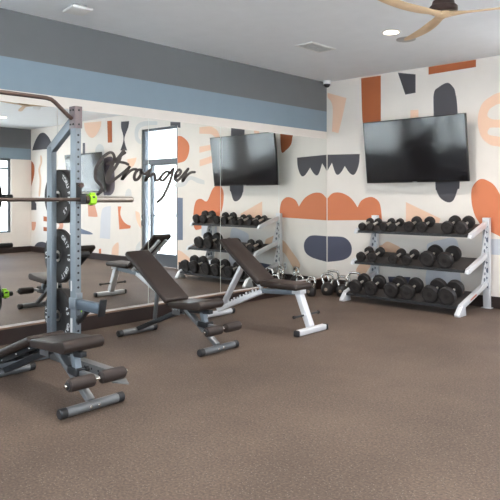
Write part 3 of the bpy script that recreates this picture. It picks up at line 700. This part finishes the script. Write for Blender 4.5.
def foam_bench(loc, rz, label, hinge, ang, blen):
    t = thing('weight_bench', label, 'bench', loc, rz)
    foot(t, 0, .44, .029, STEEL_GREY); ff = foot(t, 1.09, .44, .029, STEEL_GREY)
    m = MB()
    for y in (-.03, .03): bolt(m, (1.09 + .029, y, .034), (1, 0, 0), .010)
    m.build('foot_bolt', CHROME, t)
    hx = hinge
    MB().beam((.01, 0, .046), (hx + .02, 0, .285), .042, .042).build('base_beam', STEEL_DARK, t, bevel=.004)
    MB().beam((hx + .10, 0, .315), (1.075, 0, .055), .05, .035).build('front_leg', STEEL_GREY, t, bevel=.004)
    MB().extrude([(.96, -.004, .145), (1.09, -.004, .05), (1.02, -.004, .05)], (0, .008, 0)).build('gusset', STEEL_GREY, t)
    MB().beam((hx - .04, 0, .295), (1.0, 0, .325), .045, .035).build('seat_rail', STEEL_DARK, t, bevel=.004)
    m = MB()
    for s in (-1, 1): m.box((hx - .05, s * .03 - .004, .255), (hx + .05, s * .03 + .004, .335))
    m.build('hinge_bracket', STEEL_GREY, t, bevel=.002)
    m = MB()
    for s in (-1, 1):
        for dx in (-.03, .03): bolt(m, (hx + dx, s * .034, .3), (0, s, 0))
    m.build('hinge_bolt', CHROME, t)
    # telescoping strut and adjuster below the seat front
    MB().beam((.895, 0, .32), (.935, 0, .20), .045, .045).build('seat_strut', STEEL_BLUE, t, bevel=.004)
    MB().beam((.86, 0, .215), (.975, 0, .205), .06, .05).build('adjuster_sleeve', STEEL_DARK, t, bevel=.004)
    MB().lathe([(.008, 0), (.008, .02), (.018, .025), (.018, .045), (.012, .05)], (.935, .03, .21), (0, 1, 0), 14).build('adjuster_knob', PLASTIC, t)
    MB().beam((.95, 0, .208), (1.14, 0, .203), .035, .03).build('roller_arm', STEEL_GREY, t, bevel=.004)
    MB().cyl((1.14, -.225, .203), (1.14, .225, .203), .0125, 14).build('roller_axle', CHROME, t)
    for s in (-1, 1):
        r = MB().lathe([(.028, 0), (.037, .005), (.040, .018), (.040, .155), (.037, .168), (.028, .173)], (1.14, s * .026, .203), (0, s, 0), 24).build('foam_roller', FOAM, t)
        MB().lathe([(.024, 0), (.024, .008), (.012, .012)], (1.14, s * .2, .203), (0, s, 0), 16).build('end_cap', PLASTIC, r)
    # seat with a thick rolled front
    m = MB(); w = .29
    prof = [(hx + .015, .335), (hx + .015, .375), (hx + .035, .388), (.88, .408), (.95, .424)]
    for k in range(9):
        a = PI / 2 - k * PI * 1.05 / 8; prof.append((.978 + math.cos(a) * .039, .387 + math.sin(a) * .039))
    prof += [(.93, .348)]
    m.extrude([(x, -w / 2, z) for x, z in prof], (0, w, 0))
    m.build('seat', VINYL, t, bevel=.009, seg=3)
    bx, bz = hx - .01, .375
    pad(t, 'backrest', -blen, 0, .28, .055, 0, -ang, (bx, bz))
    c, s_ = math.cos(-ang), math.sin(-ang)
    def bp(d, off): return (bx - d * c - off * s_ , bz - d * s_ + off * c)
    m = MB()
    for y in (-.07, .07):
        a = bp(.02, -.043); b = bp(blen * .82, -.043); m.beam((a[0], y, a[1]), (b[0], y, b[1]), .03, .03)
    for d in (.12, blen * .55, blen * .8):
        a = bp(d, -.043); m.beam((a[0], -.06, a[1]), (a[0], .06, a[1]), .03, .028)
    m.build('backrest_frame', STEEL_DARK, t, bevel=.003)
    m = MB()
    for d in (.1, blen * .4, blen * .7):
        a = bp(d, -.043)
        for y in (-1, 1): bolt(m, (a[0], y * .085, a[1]), (0, y, 0), .008)
    m.build('frame_bolt', CHROME, t)
    if ang > 0:
        top = bp(.29, -.06)
        MB().beam((top[0] + .0, 0, top[1]), (.255, 0, .16), .03, .03).build('support_strut', STEEL_GREY, t, bevel=.004)
    return t
foam_bench((.485, 3.575, 0), math.radians(2.0), 'grey weight bench with raised backrest and foam rollers, between the rack and the silver bench', .585, math.radians(34.5), .72)
foam_bench((.955, 2.05, 0), math.radians(2.0), 'grey weight bench with lowered backrest and foam rollers, nearest the camera', .585, math.radians(-21), .72)

t = thing('weight_bench', 'silver-framed weight bench with raised backrest, nearest the dumbbell rack', 'bench', (.425, 4.712, 0), math.radians(.8))
foot(t, 0, .46, .030, SILVER)
f = MB().beam((1.275, -.215, .031), (1.275, .215, .031), .060, .056).build('foot', SILVER, t, bevel=.012, seg=3)
for s in (-1, 1): MB().beam((1.275, s * .212, .031), (1.275, s * .246, .031), .064, .06).build('foot_cap', PLASTIC, f, bevel=.014, seg=3)
MB().beam((1.262, 0, .06), (1.115, 0, .40), .075, .058, up=(1, 0, 0)).build('front_leg', SILVER, t, bevel=.006)
MB().beam((1.07, 0, .395), (1.175, 0, .40), .10, .065).build('leg_bracket', SILVER, t, bevel=.004)
MB().beam((0.0, 0, .07), (.66, 0, .345), .06, .05).build('base_beam', SILVER, t, bevel=.006)
MB().beam((.62, 0, .345), (1.10, 0, .375), .055, .05).build('seat_rail', STEEL_BLUE, t, bevel=.004)
for y in (-.026, .026):
    m = MB()
    lo = [(.17 + q * .02, .07 + (.17 + q * .02) * .4167 + .018) for q in range(22)]
    up = []
    for k in range(5):
        x = .19 + k * .088; z = .07 + x * .4167 + .020
        up += [(x - .02, z + .004), (x - .024, z + .030), (x - .004, z + .036), (x + .004, z + .014)]
    m.extrude([(x, y - .003, z) for x, z in [lo[0]] + up + [lo[-1]]], (0, .006, 0))
    m.build('adjustment_ladder', SILVER, t)
bang = math.radians(36.5); bx, bz = .70, .435
pad(t, 'backrest', -.70, 0, .27, .06, 0, -bang, (bx, bz))
pad(t, 'seat', .715, 1.195, .27, .062, .438)
def bp(d, off): return (bx - d * math.cos(bang) + off * math.sin(bang) , bz + d * math.sin(bang) + off * math.cos(bang))
m = MB()
for y in (-.055, .055):
    a = bp(-.02, -.047); b = bp(.66, -.047); m.beam((a[0], y, a[1]), (b[0], y, b[1]), .035, .032)
m.build('backrest_frame', SILVER, t, bevel=.003)
a = bp(.36, -.068)
MB().beam((a[0], 0, a[1]), (.085, 0, .15), .075, .032, up=(1, 0, 0)).build('support_strut', SILVER, t, bevel=.004)
MB().lathe([(.009, 0), (.009, .03), (.018, .035), (.018, .06)], (a[0] - .02, .06, a[1] + .06), (0, 1, 0), 12).build('release_tag', RED, t)
MB().cyl((1.215, -.19, .17), (1.215, .19, .17), .010, 12).build('leg_peg', PLASTIC, t)
for s in (-1, 1): MB().lathe([(.012, 0), (.017, .004), (.017, .02), (.013, .024)], (1.215, s * .18, .17), (0, s, 0), 14).build('peg_cap', RUBBER, t)
m = MB().cyl((1.215, -.05, .17), (1.215, .05, .17), .02, 14); m.build('peg_boss', SILVER, t)

# ------------------------------------------------------------------ half rack
YR, YL, XF, XB = 2.55, 1.25, 1.082, .715
rack = thing('half_rack', 'grey-blue steel half rack with barbell, standing before the mirror', 'rack', (0, 0, 0))
HOLE = mat('punched_hole', (40, 42, 46), .8)
for Y in (YR, YL):
    m = MB(); m.mi(0).box((XF - .0375, Y - .0235, .0), (XF + .0375, Y + .0235, 1.99))
    m.mi(1)
    for k in range(30):
        z = .22 + k * .056
        if z < 1.84: m.lathe([(.009, 0), (.009, .0012)], (XF + .0375, Y, z), (1, 0, 0), 10)
    m.build('front_upright', [STEEL_BLUE, HOLE], rack, smooth=True)
    MB().box((XB - .0375, Y - .0235, .0), (XB + .0375, Y + .0235, 1.72)).build('rear_upright', STEEL_BLUE, rack, bevel=.003)
    MB().beam((XB - .01, Y, 1.69), (XF - .03, Y, 1.90), .046, .074).build('top_brace', STEEL_BLUE, rack, bevel=.003)
    MB().box((XF - .042, Y - .032, 1.84), (XF + .042, Y - .0245, 2.01)).box((XF + .0385, Y - .0245, 1.84), (XF + .046, Y + .030, 2.01)).box((XF - .042, Y - .0245, 1.991), (XF + .0385, Y + .030, 2.01)).build('top_plate', mat('taupe_plate', (116, 106, 108), .45, metal=.4), rack, bevel=.002)
    for z in (1.87, 1.98):
        for dx in (-.022, .022):
            m = MB(); bolt(m, (XF + dx, Y - .032, z), (0, -1, 0), .008); m.build('bolt', PLASTIC, rack)
        m = MB(); bolt(m, (XF + .046, Y, z), (1, 0, 0), .008); m.build('bolt', PLASTIC, rack)
    m = MB().mi(0).box((XB + .0385, Y - .035, .0), (XF - .0385, Y + .035, .07)); m.box((XF + .0385, Y - .035, .0), (1.66, Y + .035, .07)); m.box((XB - .12, Y - .035, 0), (XB - .0385, Y + .035, .07))
    m.mi(1)
    for k in range(5): m.lathe([(.009, 0), (.009, .0012)], (1.18 + k * .09, Y - .035, .038), (0, -1, 0), 10)
    m.build('base_rail', [STEEL_GREY, HOLE], rack)
    MB().extrude([(1.66, Y - .06, .0), (1.78, Y, .0), (1.66, Y + .06, .0)], (0, 0, .008)).build('foot_plate', STEEL_GREY, rack)
    m = MB().beam((XF + .039, Y, .485), (1.435, Y, .485), .05, .075); m.build('spotter_arm', STEEL_SLATE, rack, bevel=.003)
    MB().beam((1.436, Y, .43), (1.462, Y, .555), .056, .016, up=(1, 0, 0)).build('spotter_stop', STEEL_DARK, rack, bevel=.002)
    MB().box((XF - .04, Y - .036, .445), (XF + .05, Y - .0245, .53)).box((XF + .0385, Y - .0245, .52), (XF + .05, Y + .03, .57)).build('spotter_bracket', STEEL_BLUE, rack, bevel=.002)
    MB().beam((XF + .15, Y, .445), (XF + .045, Y, .35), .04, .035).build('spotter_gusset', STEEL_DARK, rack, bevel=.003)
    # J hook that carries the bar
    xh = XF + .0385
    m = MB().box((xh, Y - .022, 1.255), (xh + .012, Y + .022, 1.42)).box((xh + .012, Y - .022, 1.255), (xh + .075, Y + .022, 1.275)).box((xh + .062, Y - .022, 1.275), (xh + .075, Y + .022, 1.325))
    jh = m.build('bar_hook', PLASTIC, rack, bevel=.002)
    MB().lathe([(.012, 0), (.012, .02), (.02, .024), (.02, .036)], (xh + .012, Y, 1.40), (1, 0, 0), 14).build('hook_pin', BROWNPIPE, jh)
    # plate storage pegs
    s = 1 if Y == YR else -1
    for z in (1.315, .825, .335):
        pg = MB().cyl((XB, Y + s * .0245, z), (XB, Y + s * .345, z), .0245, 18).build('storage_peg', PLASTIC, rack)
        MB().lathe([(.032, 0), (.032, .006)], (XB, Y + s * .0245, z), (0, s, 0), 18).build('peg_flange', STEEL_DARK, pg)
        m = MB(); bolt(m, (XB, Y - s * .0235, z), (0, -s, 0), .009); m.build('peg_bolt', PLASTIC, rack)
MB().beam((XB, YL + .036, .036), (XB, YR - .036, .036), .06, .06).build('rear_crossmember', STEEL_BLUE, rack, bevel=.003)
MB().tube([(XF, YR - .033, 1.915), (XF, YR - .06, 1.93), (XF, YR - .175, 2.025), (XF, YR - .205, 2.043), (XF, YR - .25, 2.05), (XF, YL + .25, 2.05), (XF, YL + .205, 2.043), (XF, YL + .175, 2.025), (XF, YL + .06, 1.93), (XF, YL + .033, 1.915)], .016, 14).build('pull_up_bar', BROWNPIPE, rack)
st = MB().box((XF - .032, YR - .0246, .58), (XF - .014, YR - .0237, .66)); st.box((XF - .0375, YR - .0246, .11), (XF - .008, YR - .0237, .37))
st.build('sticker', SILVERPL, rack, smooth=False)

# barbell resting in the hooks
ZB = 1.2895 + .0005
bb = thing('barbell', 'long steel barbell with bright sleeve, resting on the half rack hooks', 'barbell', (XF + .0685, 0, ZB + .0005))
yc = 1.93
MB().cyl((0, yc - .655, 0), (0, yc + .655, 0), .0143, 16).build('shaft', KNURL, bb)
for s in (-1, 1):
    sl = MB().cyl((0, yc + s * .685, 0), (0, yc + s * 1.10, 0), .0248, 22).build('sleeve', BARSTEEL, bb)
    MB().lathe([(.024, 0), (.034, .004), (.036, .015), (.034, .03), (.028, .034)], (0, yc + s * .653, 0), (0, s, 0), 22).build('inner_collar', KNURL, bb)
    MB().lathe([(.020, 0), (.020, .003)], (0, yc + s * 1.10, 0), (0, s, 0), 18).build('end_cap', PLASTIC, sl)
def clip(loc, label):
    t = thing('barbell_clip', label, 'barbell clip', loc, 0, 'lime green barbell clips')
    n = 20; out = []; inn = []
    m = MB()
    ring = []
    for k in range(n):
        a = 2 * PI * k / n; ring.append((math.cos(a), math.sin(a)))
    vs = []; fs = []
    for y in (0, .052):
        for c, s in ring: vs.append((c * .0262, y, s * .0262))
        for k, (c, s) in enumerate(ring):
            ro = .043 if k % 5 in (1, 2, 3) else .037; vs.append((c * ro, y, s * ro))
    for k in range(n):
        k2 = (k + 1) % n
        fs += [(k, k2, n+k2, n+k), (2*n+k, 3*n+k, 3*n+k2, 2*n+k2), (n+k, n+k2, 3*n+k2, 3*n+k), (k, 2*n+k, 2*n+k2, k2)]
    m._add(vs, fs); bd = m.build('collar_body', GREEN, t)
    MB().box((.004, .004, .036), (.030, .046, .054)).build('latch', GREEN, t, bevel=.004)
    for a in (.5, 2.6, 4.7):
        c, s = math.cos(a), math.sin(a); MB().box((c * .040 - .007, .012, s * .040 - .007), (c * .040 + .007, .036, s * .040 + .007)).build('grip_pad', PLASTIC, t, bevel=.002)
    return t
clip((XF + .0685, yc + .69, ZB + .0005), 'lime green clip at the inner end of the bright barbell sleeve')
clip((XB, YR + .245, .335), 'lime green clip on the lowest plate storage peg, seen in the mirror')

# weight plates
def letters_arc(text, R, size, centre_deg, y, spread, out=True):
    """white raised letters on the plate face (face looks toward -Y)"""
    vs = MB(); n = len(text)
    for i, ch in enumerate(text):
        cu = bpy.data.curves.new('glyph', 'FONT'); cu.body = ch; cu.size = size; cu.align_x = 'CENTER'; cu.align_y = 'CENTER'; cu.offset = size * .03
        o = bpy.data.objects.new('glyph', cu); COL.objects.link(o)
        dg = bpy.context.evaluated_depsgraph_get(); me = o.evaluated_get(dg).to_mesh()
        a = math.radians(centre_deg - (i - (n - 1) / 2) * spread)
        rt = a - PI / 2 if out else a + PI / 2
        if not out: a = math.radians(centre_deg + (i - (n - 1) / 2) * spread); rt = a + PI / 2
        c, s = math.cos(rt), math.sin(rt)
        P = [(math.cos(a) * R + v.co.x * c - v.co.y * s, y, math.sin(a) * R + v.co.x * s + v.co.y * c) for v in me.vertices]
        vs._add(P, [tuple(p.vertices) for p in me.polygons])
        o.evaluated_get(dg).to_mesh_clear(); bpy.data.objects.remove(o); bpy.data.curves.remove(cu)
    return vs
def plate(loc, th, rad, label, texts):
    t = thing('weight_plate', label, 'weight plate', loc, 0, 'black bumper plates stored on the half rack')
    e = .008
    prof = [(.0255, 0.0), (.03, 0), (.055, .0), (.058, .004), (rad * .58, .004), (rad * .62, .0), (rad - .035, .0), (rad - e, .0), (rad, e), (rad, th - e), (rad - e, th), (.0255, th)]
    n = 48; m = MB(); vs = []; fs = []
    for r, h in prof:
        for k in range(n):
            a = 2 * PI * k / n; vs.append((math.cos(a) * r, h, math.sin(a) * r))
    q = len(prof)
    for i in range(q):
        j = (i + 1) % q
        for k in range(n):
            k2 = (k + 1) % n; fs.append((i*n+k, i*n+k2, j*n+k2, j*n+k))
    m._add(vs, fs); m.build('disc', RUBBER, t)
    n0 = MB(); vs = []
    for rr, h in ((.0256, -.001), (.046, -.001), (.046, .003), (.0256, .003)):
        for k in range(32):
            a = 2 * PI * k / 32; vs.append((math.cos(a) * rr, h, math.sin(a) * rr))
    fs = [(i*32+k, i*32+(k+1) % 32, ((i+1) % 4)*32+(k+1) % 32, ((i+1) % 4)*32+k) for i in range(4) for k in range(32)]
    n0._add(vs, fs); n0.build('hub_ring', BARSTEEL, t)
    for tx, R, sz, deg, sp, out in texts:
        letters_arc(tx, R, sz, deg, -.0012, sp, out).build('lettering', SILVERPL, t, smooth=False, recalc=False)
    return t
tx = lambda a, b, c: [(a, .178, .05, 4-2, 11, True), (b, .185, .035, -2, 10, True), (c, .178, .05, -45, 13, True), (a, .178, .05, 180, 13, True)]
plate((XB, YR + .052, 1.315), .09, .222, 'thick black bumper plate on the top storage peg, behind the barbell', [('TORU', .178, .05, 44, 11, True), ('FIT', .178, .05, -2, 11, True), ('45', .165, .05, -42, 14, True)])
plate((XB, YR + .052, .825), .045, .222, 'thin black bumper plate on the middle storage peg', [('GRIT', .178, .05, 45, 11, True), ('15', .178, .05, 0, 12, True), ('GRIT', .178, .05, -48, 11, True), ('10', .178, .05, 182, 12, True)])
plate((XB, YR + .052, .335), .09, .222, 'thick black bumper plate on the lowest storage peg', [('45', .165, .05, 20, 14, True), ('GRIT', .178, .05, -35, 11, True), ('GRIT', .178, .05, 185, 11, True)])

# ------------------------------------------------------------------ world, camera, settings
wd = bpy.data.worlds.new('sky'); scene.world = wd; wd.use_nodes = True
nt = wd.node_tree; N = nt.nodes; L = nt.links; bg = N['Background']
tc = N.new('ShaderNodeTexCoord'); sx = N.new('ShaderNodeSeparateXYZ'); L.new(tc.outputs['Generated'], sx.inputs[0])
rp = N.new('ShaderNodeValToRGB'); L.new(sx.outputs['Z'], rp.inputs['Fac'])
rp.color_ramp.elements[0].position = 0.0; rp.color_ramp.elements[0].color = (1.0, .99, .93, 1)
rp.color_ramp.elements[1].position = 0.6; rp.color_ramp.elements[1].color = (.50, .66, .92, 1)
e = rp.color_ramp.elements.new(.12); e.color = (.82, .91, 1.0, 1)
L.new(rp.outputs['Color'], bg.inputs['Color']); bg.inputs['Strength'].default_value = SKY

sn = bpy.data.lights.new('sun', 'SUN'); sn.energy = SUN; sn.angle = math.radians(2); sn.color = (1.0, .97, .92)
so = bpy.data.objects.new('sun', sn); COL.objects.link(so); so.location = (0, 0, 12)
so.rotation_euler = Vector((.35, -.25, -.9)).to_track_quat('-Z', 'Y').to_euler()

def portal(name, loc, rot, sx_, sy_):
    l = bpy.data.lights.new(name, 'AREA'); l.shape = 'RECTANGLE'; l.size = sx_; l.size_y = sy_; l.cycles.is_portal = True
    o = bpy.data.objects.new(name, l); COL.objects.link(o); o.location = loc; o.rotation_euler = rot
for a, b in WIN: portal('window_portal', (RX + T + .02, (a + b) / 2, (WZ0 + WZ1) / 2), (0, PI / 2, 0), WZ1 - WZ0, b - a)
for a, b in FW: portal('window_portal', ((a + b) / 2, FY - T - .02, (FZ0 + FZ1) / 2), (PI / 2, 0, 0), b - a, FZ1 - FZ0)
portal('window_portal', ((DX0 + DX1) / 2, BY + T + .02, DZ / 2), (-PI / 2, 0, 0), DX1 - DX0, DZ)

cam = bpy.data.cameras.new('camera'); co = bpy.data.objects.new('camera', cam); COL.objects.link(co)
co.location = (5.343, 0.0, 1.30); co.rotation_euler = (PI / 2, 0, math.radians(43.3))
cam.sensor_width = 36; cam.lens = 616 / 500 * 36; cam.shift_y = -(250 - 198.3) / 500; cam.clip_start = .05
scene.camera = co
scene.view_settings.view_transform = 'Standard'; scene.view_settings.look = 'None'
scene.view_settings.exposure = EXPO; scene.view_settings.gamma = 1.0; scene.view_settings.use_curve_mapping = False
cy = scene.cycles
cy.max_bounces = 10; cy.diffuse_bounces = 6; cy.glossy_bounces = 6; cy.transparent_max_bounces = 12
cy.use_denoising = True; cy.sample_clamp_indirect = 8.0; cy.blur_glossy = 0.3
try: cy.denoiser = 'OPENIMAGEDENOISE'
except Exception: pass
